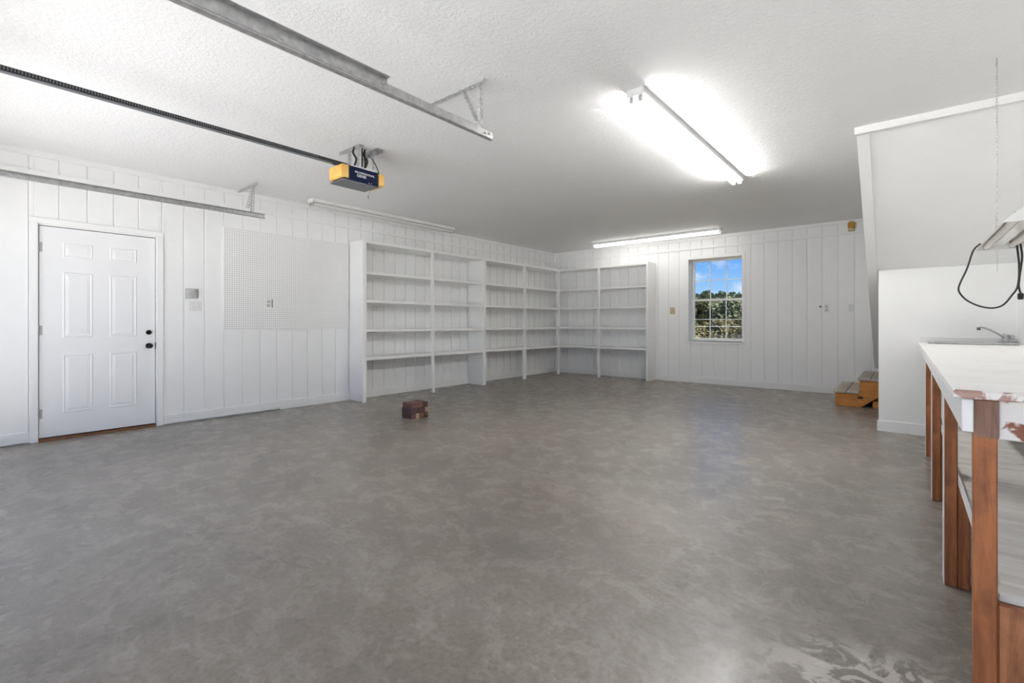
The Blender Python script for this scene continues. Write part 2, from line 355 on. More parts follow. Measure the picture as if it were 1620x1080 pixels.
struct(mk('baseboard_left', bm, M['trim'], None, 0.002), 'white baseboard along the door wall', 'baseboard')
struct(bx('baseboard_back', LX + 0.014, -0.79, BY - 0.014, BY, 0, 0.112, M['trim'], None, 0.002), 'white baseboard along the window wall', 'baseboard')
struct(bx('baseboard_stair', -0.237, RX, 6.268, 6.28, 0, 0.112, M['trim'], None, 0.002), 'white baseboard on the wall under the stairs', 'baseboard')

# ------------------------------------------------------------------ entry door
D0, D1 = 0.569, 1.472
d1 = struct(thing('door_1', (LX, (D0 + D1) / 2, 0), 'white six-panel entry door with black knob and deadbolt', 'door'))
slab = bx('door_leaf', LX - 0.055, LX - 0.012, D0, D1, 0.036, 2.055, M['door'], d1, 0.002)
bm = bmesh.new()
for y0, y1 in ((0.502, 0.560), (1.482, 1.540)): box(bm, LX, LX + 0.018, y0, y1, 0.002, 2.075)
box(bm, LX, LX + 0.018, 0.502, 1.540, 2.075, 2.128)
mk('door_casing', bm, M['trim'], d1, 0.003)
bm = bmesh.new()
for y0, y1 in ((0.536, 0.564), (1.477, 1.505)): box(bm, LX - 0.11, LX - 0.002, y0, y1, 0.0, 2.07)
box(bm, LX - 0.11, LX - 0.002, 0.536, 1.505, 2.062, 2.094)
mk('door_jamb', bm, M['trim'], d1)
bx('threshold', LX - 0.10, LX + 0.004, 0.565, 1.476, 0.0, 0.026, M['threshold'], d1, 0.002)
bx('outside_stop', LX - 0.13, LX - 0.112, 0.53, 1.51, 0.0, 2.09, M['black'], d1)
for (y0, y1) in ((0.735, 0.952), (1.090, 1.307)):
    for (z0, z1) in ((1.772, 1.908), (0.990, 1.622), (0.258, 0.822)):
        bm = bmesh.new(); X = LX - 0.012; t = 0.022
        def ring(i, x): return [bm.verts.new(p) for p in ((x, y0 + i, z0 + i), (x, y1 - i, z0 + i), (x, y1 - i, z1 - i), (x, y0 + i, z1 - i))]
        L = [ring(-0.004, X - 0.004), ring(-0.004, X + 0.001), ring(0.006, X + 0.006), ring(0.016, X - 0.003 + 0.004), ring(0.042, X + 0.0065)]
        for A, B in zip(L, L[1:]):
            for i in range(4): bm.faces.new((A[i], A[(i + 1) % 4], B[(i + 1) % 4], B[i]))
        bm.faces.new(L[-1]); bm.faces.new(L[0][::-1])
        mk('door_panel', bm, M['door'], slab)
for z, nm, r, dd in ((1.029, 'deadbolt', 0.026, 0.014), (0.884, 'door_knob', 0.03, 0.008)):
    bm = bmesh.new(); cyl(bm, (LX - 0.012, 1.415, z), (LX - 0.012 + dd, 1.415, z), r, 20, r * 0.9)
    if nm == 'door_knob':
        cyl(bm, (LX - 0.004, 1.415, z), (LX + 0.03, 1.415, z), 0.011, 12); cyl(bm, (LX + 0.022, 1.415, z), (LX + 0.036, 1.415, z), 0.018, 18, 0.028); cyl(bm, (LX + 0.036, 1.415, z), (LX + 0.056, 1.415, z), 0.028, 18, 0.017)
    else: cyl(bm, (LX + 0.002, 1.415, z), (LX + 0.012, 1.415, z), 0.02, 18, 0.016); box(bm, LX + 0.010, LX + 0.022, 1.411, 1.419, z - 0.014, z + 0.014)
    mk(nm, bm, M['darkmetal'], slab, 0, True)
bx('latch_plate', LX - 0.03, LX - 0.010, 1.470, 1.4765, 0.845, 0.915, M['darkmetal'], d1)
for z in (1.855, 1.06, 0.265):
    bm = bmesh.new(); cyl(bm, (LX - 0.006, 0.5655, z - 0.05), (LX - 0.006, 0.5655, z + 0.05), 0.007, 10); box(bm, LX - 0.014, LX - 0.0105, 0.569, 0.592, z - 0.045, z + 0.045)
    mk('hinge', bm, M['hinge'], d1)

# ------------------------------------------------------------------ window
w1 = struct(thing('window_1', (-2.723, BY, 0.8), 'white double-hung window of six over six panes', 'window'))
x0, x1, z0, z1 = BWIN
bm = bmesh.new(); cw = 0.052
box(bm, x0 - cw, x0, BY - 0.014, BY, z0 - cw, z1 + cw); box(bm, x1, x1 + cw, BY - 0.014, BY, z0 - cw, z1 + cw)
box(bm, x0, x1, BY - 0.014, BY, z1, z1 + cw); box(bm, x0, x1, BY - 0.016, BY, z0 - cw, z0)
mk('window_casing', bm, M['trim'], w1, 0.002)
bm = bmesh.new(); YS = BY + 0.205
box(bm, x0 - 0.012, x0, BY, BY + 0.28, z0, z1); box(bm, x1, x1 + 0.012, BY, BY + 0.28, z0, z1); box(bm, x0 - 0.012, x1 + 0.012, BY, BY + 0.28, z1, z1 + 0.012)
mk('window_jamb', bm, M['trim'], w1)
bx('window_sill', x0 - 0.012, x1 + 0.012, BY - 0.016, BY + 0.28, z0 - 0.014, z0 + 0.006, M['trim'], w1)
zm = 1.572
def sash(nm, y, za, zb, st, rt, rb):
    bm = bmesh.new(); xa, xb = x0, x1
    box(bm, xa, xa + st, y, y + 0.03, za, zb); box(bm, xb - st, xb, y, y + 0.03, za, zb); box(bm, xa + st, xb - st, y, y + 0.03, zb - rt, zb); box(bm, xa + st, xb - st, y, y + 0.03, za, za + rb)
    s = mk(nm, bm, M['trim'], w1); xs = [xa + st + (xb - xa - 2 * st) * i / 3 for i in range(4)]; zs = [za + rb + (zb - za - rt - rb) * i / 2 for i in range(3)]
    bm = bmesh.new()
    for xx in xs[1:3]: box(bm, xx - 0.007, xx + 0.007, y + 0.008, y + 0.022, zs[0], zs[2])
    box(bm, xs[0], xs[3], y + 0.008, y + 0.022, zs[1] - 0.007, zs[1] + 0.007); mk('muntin', bm, M['trim'], s)
    for i in range(3):
        for j in range(2): bx('pane', xs[i] + 0.0075, xs[i + 1] - 0.0075, y + 0.013, y + 0.017, zs[j] + 0.0075, zs[j + 1] - 0.0075, M['glass'], s)
sash('upper_sash', YS + 0.034, zm - 0.02, z1, 0.036, 0.03, 0.036)
sash('lower_sash', YS, z0 + 0.006, zm + 0.018, 0.040, 0.036, 0.042)
bx('sash_lock', -2.75, -2.70, YS - 0.012, YS + 0.03, zm + 0.018, zm + 0.03, M['hinge'], w1)

# ------------------------------------------------------------------ built-in shelves
SZ = (0.638, 1.043, 1.462, 1.868); ST = 2.315; TT = 0.040; SF = -5.90; GAP = 0.004
def side(name, bmf, parent): bm = bmesh.new(); bmf(bm); return mk(name, bm, M['shelf'], parent, 0.0015)
u1 = thing('shelf_unit', (-6.1, 5.07, 0), 'white painted shelf unit beside the pegboard, with a full end panel', 'shelf unit', 'built-in white shelves')
side('end_panel', lambda b: box(b, LX + 0.016, SF - 0.012, 3.805, 3.832, 0.004, ST), u1)
side('front_post', lambda b: box(b, SF - 0.012, SF + 0.008, 3.775, 3.836, 0.0, ST), u1)
side('end_panel', lambda b: box(b, LX + 0.016, SF, 6.250, 6.290, 0.0, ST), u1)
bm = bmesh.new(); prism(bm, [(5.045, SZ[0] - TT), (5.09, SZ[0] - TT), (5.115, 0.0), (5.075, 0.0)], 0, SF - 0.03, SF + 0.006); mk('leg', bm, M['shelf'], u1, 0.0015)
side('front_post', lambda b: box(b, SF - 0.03, SF + 0.008, 5.045, 5.088, SZ[0] - TT, ST), u1)
bx('top_board', LX + 0.02, SF, 3.832, 6.25, ST - TT - 0.004, ST, M['shelf'], u1, 0.0015)
for z in SZ: bx('shelf', LX + 0.017, SF, 3.832, 6.25, z - TT, z, M['shelf'], u1, 0.0015)
for z in SZ:
    bx('cleat', LX + 0.001, LX + 0.016, 3.84, 6.24, z - TT - 0.03, z - TT, M['shelf'], u1)
u2 = thing('shelf_unit', (-6.1, 7.5, 0), 'white painted shelf unit on the door wall, reaching into the corner', 'shelf unit', 'built-in white shelves')
side('end_panel', lambda b: box(b, LX + 0.016, SF, 6.294, 6.334, 0.0, ST), u2)
side('front_post', lambda b: box(b, SF - 0.03, SF + 0.008, 7.455, 7.500, SZ[0], ST), u2)
side('leg', lambda b: box(b, SF - 0.03, SF + 0.006, 7.425, 7.512, 0.0, SZ[0] - TT), u2)
side('corner_post', lambda b: box(b, SF - 0.045, SF + 0.006, 8.665, 8.716, 0.0, ST + 0.012), u2)
bx('top_board', LX + 0.02, SF, 6.334, 9.062, ST - TT - 0.004, ST + 0.004, M['shelf'], u2, 0.0015)
for z in SZ: bx('shelf', LX + 0.017, SF, 6.334, 9.062, z - TT, z, M['shelf'], u2, 0.0015)
for z in SZ: bx('cleat', LX + 0.001, LX + 0.016, 6.34, 9.06, z - TT - 0.03, z - TT, M['shelf'], u2)
u3 = thing('shelf_unit', (-4.8, 8.9, 0), 'white painted shelf unit on the window wall, beside the corner', 'shelf unit', 'built-in white shelves')
BF = 8.716; BX0, BX1 = SF + 0.008, -3.885
side('end_panel', lambda b: box(b, -3.885, -3.845, BF, BY - 0.018, 0.0, ST + 0.008), u3)
side('front_post', lambda b: box(b, -4.945, -4.900, BF - 0.006, BF + 0.03, SZ[0], ST), u3)
side('leg', lambda b: box(b, -4.955, -4.905, BF - 0.004, BF + 0.03, 0.0, SZ[0] - TT), u3)
bx('top_board', BX0, BX1, BF, BY - 0.02, ST - TT - 0.004, ST + 0.004, M['shelf'], u3, 0.0015)
for z in SZ: bx('shelf', BX0, BX1, BF, BY - 0.017, z - TT + 0.001, z + 0.001, M['shelf'], u3, 0.0015)
for z in SZ: bx('cleat', BX0, BX1, BY - 0.016, BY - 0.001, z - TT - 0.03, z - TT, M['shelf'], u3)

# ------------------------------------------------------------------ pegboard: every hole is cut through
pg = thing('pegboard', (LX, 2.97, 1.05), 'white perforated pegboard panel on the plank wall', 'pegboard')
P0, P1, Q0, Q1 = 2.142, 3.790, 1.048, 2.285; sp = 0.0254
ny, nz_ = int((P1 - P0) / sp), int((Q1 - Q0) / sp); dy, dz = (P1 - P0) / ny, (Q1 - Q0) / nz_; PXF, PXB = LX + 0.016, LX + 0.009
V, Fc = [], []; OH = (2.628, 2.700, 1.322, 1.438)
def addv(*p): V.append(p); return len(V) - 1
for i in range(ny):
    for j in range(nz_):
        cy_, cz_ = P0 + (i + 0.5) * dy, Q0 + (j + 0.5) * dz
        if OH[0] < cy_ < OH[1] and OH[2] < cz_ < OH[3]: continue
        o_ = [addv(PXF, cy_ + sx * dy / 2, cz_ + sz * dz / 2) for sx, sz in ((1, 0), (1, 1), (0, 1), (-1, 1), (-1, 0), (-1, -1), (0, -1), (1, -1))]
        r = 0.0046
        n_ = [addv(PXF, cy_ + r * math.cos(t * math.pi / 4), cz_ + r * math.sin(t * math.pi / 4)) for t in range(8)]
        b_ = [addv(PXB, cy_ + r * math.cos(t * math.pi / 4), cz_ + r * math.sin(t * math.pi / 4)) for t in range(8)]
        for t in range(8):
            u = (t + 1) % 8; Fc.append((o_[t], o_[u], n_[u], n_[t])); Fc.append((n_[t], n_[u], b_[u], b_[t]))
me = bpy.data.meshes.new('perforated_sheet'); me.from_pydata(V, [], Fc); me.materials.append(M['trim'])
for v in me.vertices: v.co -= WL[pg]
link(bpy.data.objects.new('perforated_sheet', me), pg, WL[pg])
k = N('hole_shade_backing'); k.set(Base_Color=lin(58, 58, 57), Roughness=0.9); M['hole'] = k.m  # dark colour stands in for the shaded gap behind the holes
bm = bmesh.new()
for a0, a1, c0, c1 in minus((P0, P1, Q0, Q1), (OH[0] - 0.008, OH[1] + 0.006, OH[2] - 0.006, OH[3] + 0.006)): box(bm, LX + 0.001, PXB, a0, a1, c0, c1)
mk('gap_shade_sheet', bm, M['hole'], pg)
bm = bmesh.new(); 
for a in ((P0, P1, Q0 - 0.004, Q0), (P0, P1, Q1, Q1 + 0.004), (P0 - 0.004, P0, Q0, Q1), (P1, P1 + 0.004, Q0, Q1)): box(bm, LX + 0.001, PXF + 0.0005, *a)
mk('sheet_edge', bm, M['trim'], pg)
o = thing('wall_outlet', (LX, 2.664, 1.32), 'white duplex outlet in a cut-out of the pegboard', 'outlet')
bx('plate', LX, LX + 0.009, 2.630, 2.690, 1.326, 1.430, M['plastic'], o, 0.001)
for z in (1.355, 1.405): bx('socket', LX + 0.009, LX + 0.011, 2.645, 2.675, z - 0.014, z + 0.014, M['greybox'], o)

# ------------------------------------------------------------------ small wall things
bm = bmesh.new(); prism(bm, [(LX, 1.748), (LX + 0.018, 1.748), (LX + 0.036, 1.772), (LX + 0.042, 1.811), (LX + 0.036, 1.850), (LX + 0.018, 1.874), (LX, 1.874)], 2, 1.414, 1.522)
tag(mk('door_chime_box', bm, M['greybox'], None, 0.003, True), 'grey curved chime box on the wall above the rocker switches', 'chime')
def plate(name, wall, a, z, w, h, n, label, cat, kind, mat='plastic'):
    if wall == 'L':
        t = thing(name, (LX, a, z - h / 2), label, cat)
        bx('plate', LX, LX + 0.005, a - w / 2, a + w / 2, z - h / 2, z + h / 2, M[mat], t, 0.0015)
        for i in range(n):
            y = a + (i - (n - 1) / 2) * 0.046
            bx(kind, LX + 0.005, LX + 0.009, y - 0.016, y + 0.016, z - 0.032, z + 0.032, M['plastic'], t, 0.001)
    else:
        t = thing(name, (a, BY, z - h / 2), label, cat)
        bx('plate', a - w / 2, a + w / 2, BY - 0.005, BY, z - h / 2, z + h / 2, M[mat], t, 0.0015)
        if kind == 'toggle': bx('toggle', a - 0.005, a + 0.005, BY - 0.018, BY - 0.005, z - 0.002, z + 0.02, M['plastic'], t)
        elif kind == 'socket':
            for dz_ in (-0.025, 0.025): bx('socket', a - 0.015, a + 0.015, BY - 0.008, BY - 0.005, z + dz_ - 0.014, z + dz_ + 0.014, M['greybox'], t, 0.001)
        elif kind == 'cover': bx('cover', a - w / 2 + 0.012, a + w / 2 - 0.012, BY - 0.012, BY - 0.005, z - h / 2 + 0.012, z + h / 2 - 0.012, M[mat], t, 0.002)
plate('light_switch', 'L', 1.849, 1.325, 0.122, 0.114, 2, 'white double rocker switch under the grey chime box', 'switch', 'rocker')
plate('wall_outlet', 'B', -0.990, 1.368, 0.064, 0.124, 0, 'white duplex outlet beside the small black push button', 'outlet', 'socket')
plate('light_switch', 'B', -0.666, 1.367, 0.066, 0.118, 0, 'white toggle switch on the window wall nearest the stairs', 'switch', 'toggle')
plate('beige_wall_box', 'B', -3.508, 1.370, 0.100, 0.132, 0, 'beige cover plate between the shelves and the window', 'wall box', 'cover', 'beige')
plate('wall_outlet', 'L', 4.26, 1.372, 0.068, 0.104, 0, 'white outlet plate inside the shelf bay beside the pegboard', 'outlet', 'rocker')
t = thing('push_button', (-1.071, BY, 1.38), 'small black push button on the window wall', 'button')
cy('button_plate', (-1.071, BY, 1.397), (-1.071, BY - 0.006, 1.397), 0.017, M['greybox'], t)
cy('button', (-1.071, BY - 0.006, 1.397), (-1.071, BY - 0.016, 1.397), 0.011, M['black'], t)
t = thing('warning_horn', (-0.66, BY, 2.575), 'small yellow horn box on the batten under the ceiling', 'horn')
bx('body', -0.704, -0.614, BY - 0.07, BY - 0.018, 2.612, 2.700, M['brass'], t, 0.004)
bx('grille', -0.700, -0.618, BY - 0.066, BY - 0.018, 2.568, 2.612, M['beige'], t, 0.004)
bx('mount', -0.690, -0.640, BY - 0.06, BY - 0.018, 2.700, 2.722, M['beige'], t)

# ------------------------------------------------------------------ garage door tracks
def perforated(bm, p0, p1, up, w=0.032, t=0.002, n=None):
    """slotted angle iron: a flange with slots cut out (rungs) and a plain flange"""
    p0, p1 = Vector(p0), Vector(p1); d = p1 - p0; L = d.length; d.normalize(); up = Vector(up); up = (up - d * up.dot(d)).normalized(); s = d.cross(up)
    def slabp(o, a, la, b, lb, c_, lc):
        v = [bm.verts.new(o + a * i + b * j + c_ * k_) for k_ in (0, lc) for j in (0, lb) for i in (0, la)]
        for f in ((0, 2, 3, 1), (4, 5, 7, 6), (0, 1, 5, 4), (2, 6, 7, 3), (0, 4, 6, 2), (1, 3, 7, 5)): bm.faces.new([v[i] for i in f])
    for A, B in ((up, s), (s, up)):
        slabp(p0, d, L, A, w * 0.32, B, t); slabp(p0 + A * w * 0.68, d, L, A, w * 0.32, B, t)
        m = n or max(3, int(L / 0.034))
        for i in range(m + 1):
            slabp(p0 + d * (i * (L - 0.010) / m) + A * w * 0.32, d, 0.010, A, w * 0.36, B, t)
def track(X, inward, label, ends):
    t = thing('door_track', (X, ends[1], 2.34), label, 'door track', 'garage door tracks')
    g, yb, ya = inward, ends[1], ends[0]; z0, z1 = 2.347, 2.402
    prof = [(0, z0 + 0.006), (0, z1 - 0.006), (g * 0.006, z1), (g * 0.026, z1), (g * 0.030, z1 - 0.006), (g * 0.0275, z1 - 0.006), (g * 0.0245, z1 - 0.0025), (g * 0.008, z1 - 0.0025), (g * 0.0025, z1 - 0.008),
            (g * 0.0025, z0 + 0.008), (g * 0.008, z0 + 0.0025), (g * 0.0245, z0 + 0.0025), (g * 0.0275, z0 + 0.006), (g * 0.030, z0 + 0.006), (g * 0.026, z0), (g * 0.006, z0)]
    bm = bmesh.new(); prism(bm, [(X + a, z) for a, z in prof], 1, ya, yb); mk('rail', bm, M['galv'], t)
    yr = 1.50
    bm = bmesh.new(); box(bm, X - g * 0.0025, X, ya, yr, z1 - 0.040, z1 + 0.024); box(bm, X - g * 0.030, X, ya, yr, z1 + 0.020, z1 + 0.0235)
    if X > -4: mk('stiffener_angle', bm, M['galv'], t)
    else: bm.free()
    return t
t = track(-2.115, -1, 'galvanised door track with angle-iron stiffener, crossing the open ceiling', (FY + 0.06, 2.335))
bm = bmesh.new(); perforated(bm, (-2.68, 2.285, H - 0.036), (-2.150, 2.285, H - 0.036), (0, 0, 1), 0.035); mk('ceiling_angle', bm, M['zinc'], t)
bm = bmesh.new(); perforated(bm, (-2.155, 2.262, 2.365), (-2.160, 2.262, 2.72), (0, 1, 0), 0.026); mk('hanger_strap', bm, M['zinc'], t)
bm = bmesh.new(); perforated(bm, (-2.200, 2.282, 2.475), (-2.335, 2.282, 2.722), (0, -1, 0), 0.032); mk('brace', bm, M['zinc'], t)
for y, z in ((2.262, 2.37), (2.300, 2.378), (1.47, 2.39), (0.95, 2.38)): cy('bolt', (-2.1155, y, z), (-2.106, y, z), 0.007, M['hinge'], t, 8)
t = track(-5.775, 1, 'galvanised door track running close beside the entry door wall', (FY + 0.06, 2.395))
bm = bmesh.new(); perforated(bm, (-6.235, 2.30, H - 0.034), (-5.74, 2.30, H - 0.034), (0, 0, 1), 0.034); mk('ceiling_angle', bm, M['zinc'], t)
bm = bmesh.new(); perforated(bm, (-5.79, 2.255, 2.375), (-5.80, 2.27, 2.72), (0, 1, 0), 0.03); mk('hanger_strap', bm, M['zinc'], t)
bm = bmesh.new(); perforated(bm, (-5.785, 2.225, 2.44), (-5.80, 2.295, 2.72), (0, -1, 0.1), 0.030); mk('brace', bm, M['zinc'], t)

# ------------------------------------------------------------------ garage door opener
OX0, OX1, OY0, OY1, OZ0, OZ1 = -4.038, -3.820, 2.310, 2.605, 2.398, 2.541; OXC = -3.929
op = thing('garage_door_opener', (OXC, 2.45, OZ0), 'dark blue garage door opener with amber light lenses, hung from the ceiling', 'door opener')
bx('motor_housing', OX0, OX1, OY0, OY1, OZ0 + 0.012, OZ1, M['blue'], op, 0.004)
bx('bottom_tray', OX0 - 0.001, OX1 + 0.001, OY0 - 0.06, OY1 + 0.002, OZ0, OZ0 + 0.012, M['greyunder'], op, 0.002)
def lens(y0, y1, nm):
    bm = bmesh.new(); box(bm, OX0 - 0.004, OX1 + 0.004, y0, y1, OZ0 + 0.024, OZ1 - 0.002); return mk(nm, bm, M['amber'], op, 0.008, False, 2)
lens(OY0 - 0.072, OY0, 'light_lens'); lens(OY1 + 0.006, OY1 + 0.078, 'light_lens')
for y in (OY0, OY1 + 0.002): bx('edge_band', OX0 - 0.002, OX1 + 0.002, y - 0.004, y + 0.006, OZ0 + 0.004, OZ1 + 0.002, M['black'], op)
bx('lens_bracket', OX0 + 0.03, OX1 + 0.002, OY0 - 0.05, OY0 - 0.002, OZ0 + 0.011, OZ0 + 0.024, M['black'], op)
RZ = 2.555
bx('drive_rail', OXC - 0.012, OXC + 0.012, FY + 0.05, OY0 + 0.04, RZ, RZ + 0.030, M['black'], op)
bx('rail_flange', OXC - 0.020, OXC + 0.016, FY + 0.05, OY0 - 0.07, RZ - 0.005, RZ, M['greyunder'], op)
bm = bmesh.new()
for i in range(160): box(bm, OXC + 0.012, OXC + 0.017, FY + 0.06 + i * 0.0145, FY + 0.066 + i * 0.0145, RZ + 0.008, RZ + 0.024)
mk('drive_chain', bm, M['greyunder'], op)['kind'] = 'stuff'
bx('rail_coupling', OXC - 0.016, OXC + 0.02, OY0 - 0.10, OY0 - 0.06, RZ - 0.008, RZ + 0.024, M['black'], op)
bx('top_plate', OX0 + 0.03, OX1 - 0.01, OY0 + 0.02, OY1 - 0.03, OZ1, OZ1 + 0.012, M['plastic'], op)
bm = bmesh.new(); box(bm, OX0 - 0.10, OX1 + 0.02, 2.40, 2.45, H - 0.004, H); box(bm, OX0 - 0.10, OX1 + 0.02, 2.40, 2.404, H - 0.03, H); mk('ceiling_bracket', bm, M['galv'], op)
bm = bmesh.new(); box(bm, OX0 + 0.02, OX1 + 0.06, 2.56, 2.62, H - 0.004, H); box(bm, OX0 + 0.02, OX1 + 0.06, 2.616, 2.62, H - 0.03, H); mk('ceiling_bracket', bm, M['galv'], op)
for x, y in ((OX0 + 0.03, 2.42), (OX1 - 0.02, 2.42), (OX0 + 0.03, 2.58), (OX1 - 0.02, 2.58)):
    bm = bmesh.new(); perforated(bm, (x, y, OZ1 + 0.004), (x, y, H - 0.004), (0, 1, 0), 0.026); mk('hanger_strap', bm, M['zinc'], op)
bm = bmesh.new()
for x, y, a in ((-3.88, 2.40, 0.02), (-3.855, 2.46, -0.02), (-3.86, 2.50, 0.03), (-3.90, 2.52, -0.01)): tube(bm, smooth_path([(x, y, OZ1 + 0.03), (x + a * 0.6, y + 0.01, OZ1 + 0.09), (x - a * 0.6, y - 0.008, OZ1 + 0.15), (x, y, H - 0.01)]), 0.009)
mk('wiring', bm, M['black'], op, 0, True)
bm = bmesh.new(); tube(bm, smooth_path([(-3.86, 2.53, H - 0.05), (-3.84, 2.58, OZ1 + 0.10), (-3.83, 2.61, OZ1 + 0.04), (-3.825, 2.625, OZ1 - 0.005)]), 0.004); mk('power_cord', bm, M['black'], op, 0, True)
bm = bmesh.new(); tube(bm, smooth_path([(-3.86, 2.58, OZ0), (-3.875, 2.56, OZ0 - 0.035), (-3.88, 2.545, OZ0 - 0.075)]), 0.0012, 5); cyl(bm, (-3.88, 2.545, OZ0 - 0.075), (-3.88, 2.545, OZ0 - 0.098), 0.004, 6); mk('antenna_wire', bm, M['greyunder'], op, 0, True)
def text(body, size, y, z, nm, sq=1.0):
    cu = bpy.data.curves.new(nm, 'FONT'); cu.body = body; cu.size = size; cu.extrude = 0.0006; cu.resolution_u = 2; cu.offset = size * 0.012
    tmp = bpy.data.objects.new(nm, cu); COL.objects.link(tmp); dg = bpy.context.evaluated_depsgraph_get(); dg.update()
    me = bpy.data.meshes.new_from_object(tmp.evaluated_get(dg)); bpy.data.objects.remove(tmp)
    me.transform(Matrix(((0, 0, 1, 0), (sq, 0, 0, 0), (0, 1, 0, 0), (0, 0, 0, 1))))
    me.materials.clear(); me.materials.append(M['printwhite'])
    return link(bpy.data.objects.new(nm, me), op, (OX1 + 0.0008, y, z))
text('PROFESSIONAL', 0.025, 2.366, 2.487, 'lettering', 1.22); text('GENIE', 0.034, 2.385, 2.456, 'lettering', 1.05)
for y in (2.51, 2.535): bx('control_mark', OX1, OX1 + 0.001, y, y + 0.006, 2.418, 2.426, M['printwhite'], op)

# ------------------------------------------------------------------ ceiling fluorescent strips
def strip(cx_, cy_, L, along, label, tubemat, group='eight-foot ceiling strip lights'):
    t = thing('strip_light', (cx_, cy_, H - 0.115), label, 'strip light', group)
    def B(nm, a0, a1, b0, b1, z0, z1, m, bev=0.0):
        if along == 'y': return bx(nm, cx_ + b0, cx_ + b1, cy_ + a0, cy_ + a1, z0, z1, m, t, bev)
        return bx(nm, cx_ + a0, cx_ + a1, cy_ + b0, cy_ + b1, z0, z1, m, t, bev)
    def Pt(a, b, z): return (cx_ + b, cy_ + a, z) if along == 'y' else (cx_ + a, cy_ + b, z)
    h_ = L / 2; bm = bmesh.new()
    poly = [(-0.060, H), (-0.060, H - 0.040), (-0.054, H - 0.044), (0.054, H - 0.044), (0.060, H - 0.040), (0.060, H)]
    if along == 'y': prism(bm, [(cx_ + a, z) for a, z in poly], 1, cy_ - h_, cy_ + h_)
    else: prism(bm, [(cy_ + a, z) for a, z in poly], 0, cx_ - h_, cx_ + h_)
    mk('housing', bm, M['plastic'], t)
    for s in (-1, 1): B('end_cap', min(s * h_, s * (h_ + 0.008)), max(s * h_, s * (h_ + 0.008)), -0.062, 0.062, H - 0.052, H, M['plastic'], 0.002)
    for b in (-0.032, 0.032):
        tb_ = bmesh.new(); cyl(tb_, Pt(-h_ + 0.022, b, H - 0.066), Pt(h_ - 0.022, b, H - 0.066), 0.018, 16); mk('tube', tb_, tubemat, t, 0, True)
        for s in (-1, 1):
            a = s * (h_ - 0.010); B('lamp_holder', a - 0.010, a + 0.010, b - 0.014, b + 0.014, H - 0.088, H - 0.043, M['greybox'], 0.002)
    return t
strip(-1.440, 4.34, 2.56, 'y', 'lit twin-tube strip light glowing in the middle of the ceiling', M['lit'])
strip(-5.955, 4.30, 2.50, 'y', 'unlit twin-tube strip light above the pegboard and shelves', M['off'])
strip(-3.655, 8.47, 2.46, 'x', 'faintly lit twin-tube strip light near the window wall', M['dim'])

# ------------------------------------------------------------------ hanging shop light over the bench
sl = thing('shop_light', (0.48, 3.98, 1.60), 'white hanging shop light on chains above the workbench', 'shop light')
y0, y1, zb = 3.37, 4.59, 1.629; xc = 0.482
prof = [(xc - 0.117, zb), (xc - 0.060, zb + 0.055), (xc - 0.035, zb + 0.055), (xc - 0.030, zb + 0.085), (xc + 0.030, zb + 0.085), (xc + 0.035, zb + 0.055), (xc + 0.060, zb + 0.055), (xc + 0.117, zb)]
inner = [(x * 0.985 + xc * 0.015, z - 0.003) if z > zb + 0.01 else (xc + (x - xc) * 0.985, z) for x, z in prof]
inner = [inner[0], (xc - 0.058, zb + 0.052), (xc + 0.058, zb + 0.052), inner[-1]]
bm = bmesh.new(); prism(bm, prof + inner[::-1], 1, y0, y1); mk('reflector_hood', bm, M['plastic'], sl)
for y in (y0 - 0.002, y1):
    bm = bmesh.new(); prism(bm, prof, 1, y, y + 0.002); mk('end_plate', bm, M['plastic'], sl)
bx('ballast_cover', xc - 0.03, xc + 0.03, y0 + 0.01, y1 - 0.01, zb + 0.028, zb + 0.052, M['off'], sl, 0.003)
k = N('dirty_fluorescent_tube'); k.set(Base_Color=lin(214, 210, 200), Roughness=0.3); M['dirty'] = k.m
for dx in (-0.062, 0.062):
    cy('tube', (xc + dx, y0 + 0.02, zb + 0.022), (xc + dx, y1 - 0.02, zb + 0.022), 0.017, M['dirty'], sl)
for dx in (-0.062, 0.062):
    for y in (y0 + 0.003, y1 - 0.017): bx('lamp_holder', xc + dx - 0.013, xc + dx + 0.013, y, y + 0.014, zb + 0.004, zb + 0.05, M['greybox'], sl)
def chain(x, y, za, zb_):
    bm = bmesh.new(); n = int((zb_ - za) / 0.020)
    for i in range(n):
        c_ = Vector((x, y, za + (i + 0.5) * (zb_ - za) / n)); pts = []
        for tt in range(10):
            a = tt * 2 * math.pi / 10; pts.append(c_ + (Vector((0.0052 * math.cos(a), 0, 0.0145 * math.sin(a))) if i % 2 else Vector((0, 0.0052 * math.cos(a), 0.0145 * math.sin(a)))))
        tube(bm, pts, 0.0013, 4, True)
    cyl(bm, (x, y, zb_ - 0.01), (x, y, H), 0.003, 6)
    mk('chain', bm, M['galv'], sl)
chain(0.424, 4.12, zb + 0.05, H - 0.03); chain(0.466, 3.46, zb + 0.055, H - 0.03)
cordp = [(0.391, 4.56, 1.675), (0.355, 4.56, 1.629), (0.322, 4.54, 1.505), (0.284, 4.52, 1.398), (0.281, 4.5, 1.345), (0.320, 4.5, 1.285), (0.382, 4.5, 1.244), (0.443, 4.5, 1.230), (0.493, 4.5, 1.250), (0.531, 4.5, 1.308), (0.560, 4.5, 1.373), (0.566, 4.5, 1.505), (0.556, 4.5, 1.640)]
bm = bmesh.new(); tube(bm, smooth_path(cordp, 8), 0.0055, 8); cd = mk('power_cord', bm, M['black'], sl, 0, True)
bm = bmesh.new(); tube(bm, smooth_path([(0.572, 4.5, 1.645), (0.578, 4.49, 1.56), (0.566, 4.48, 1.44), (0.562, 4.48, 1.37), (0.570, 4.48, 1.322)], 8), 0.0055, 8); mk('plug_lead', bm, M['black'], sl, 0, True)
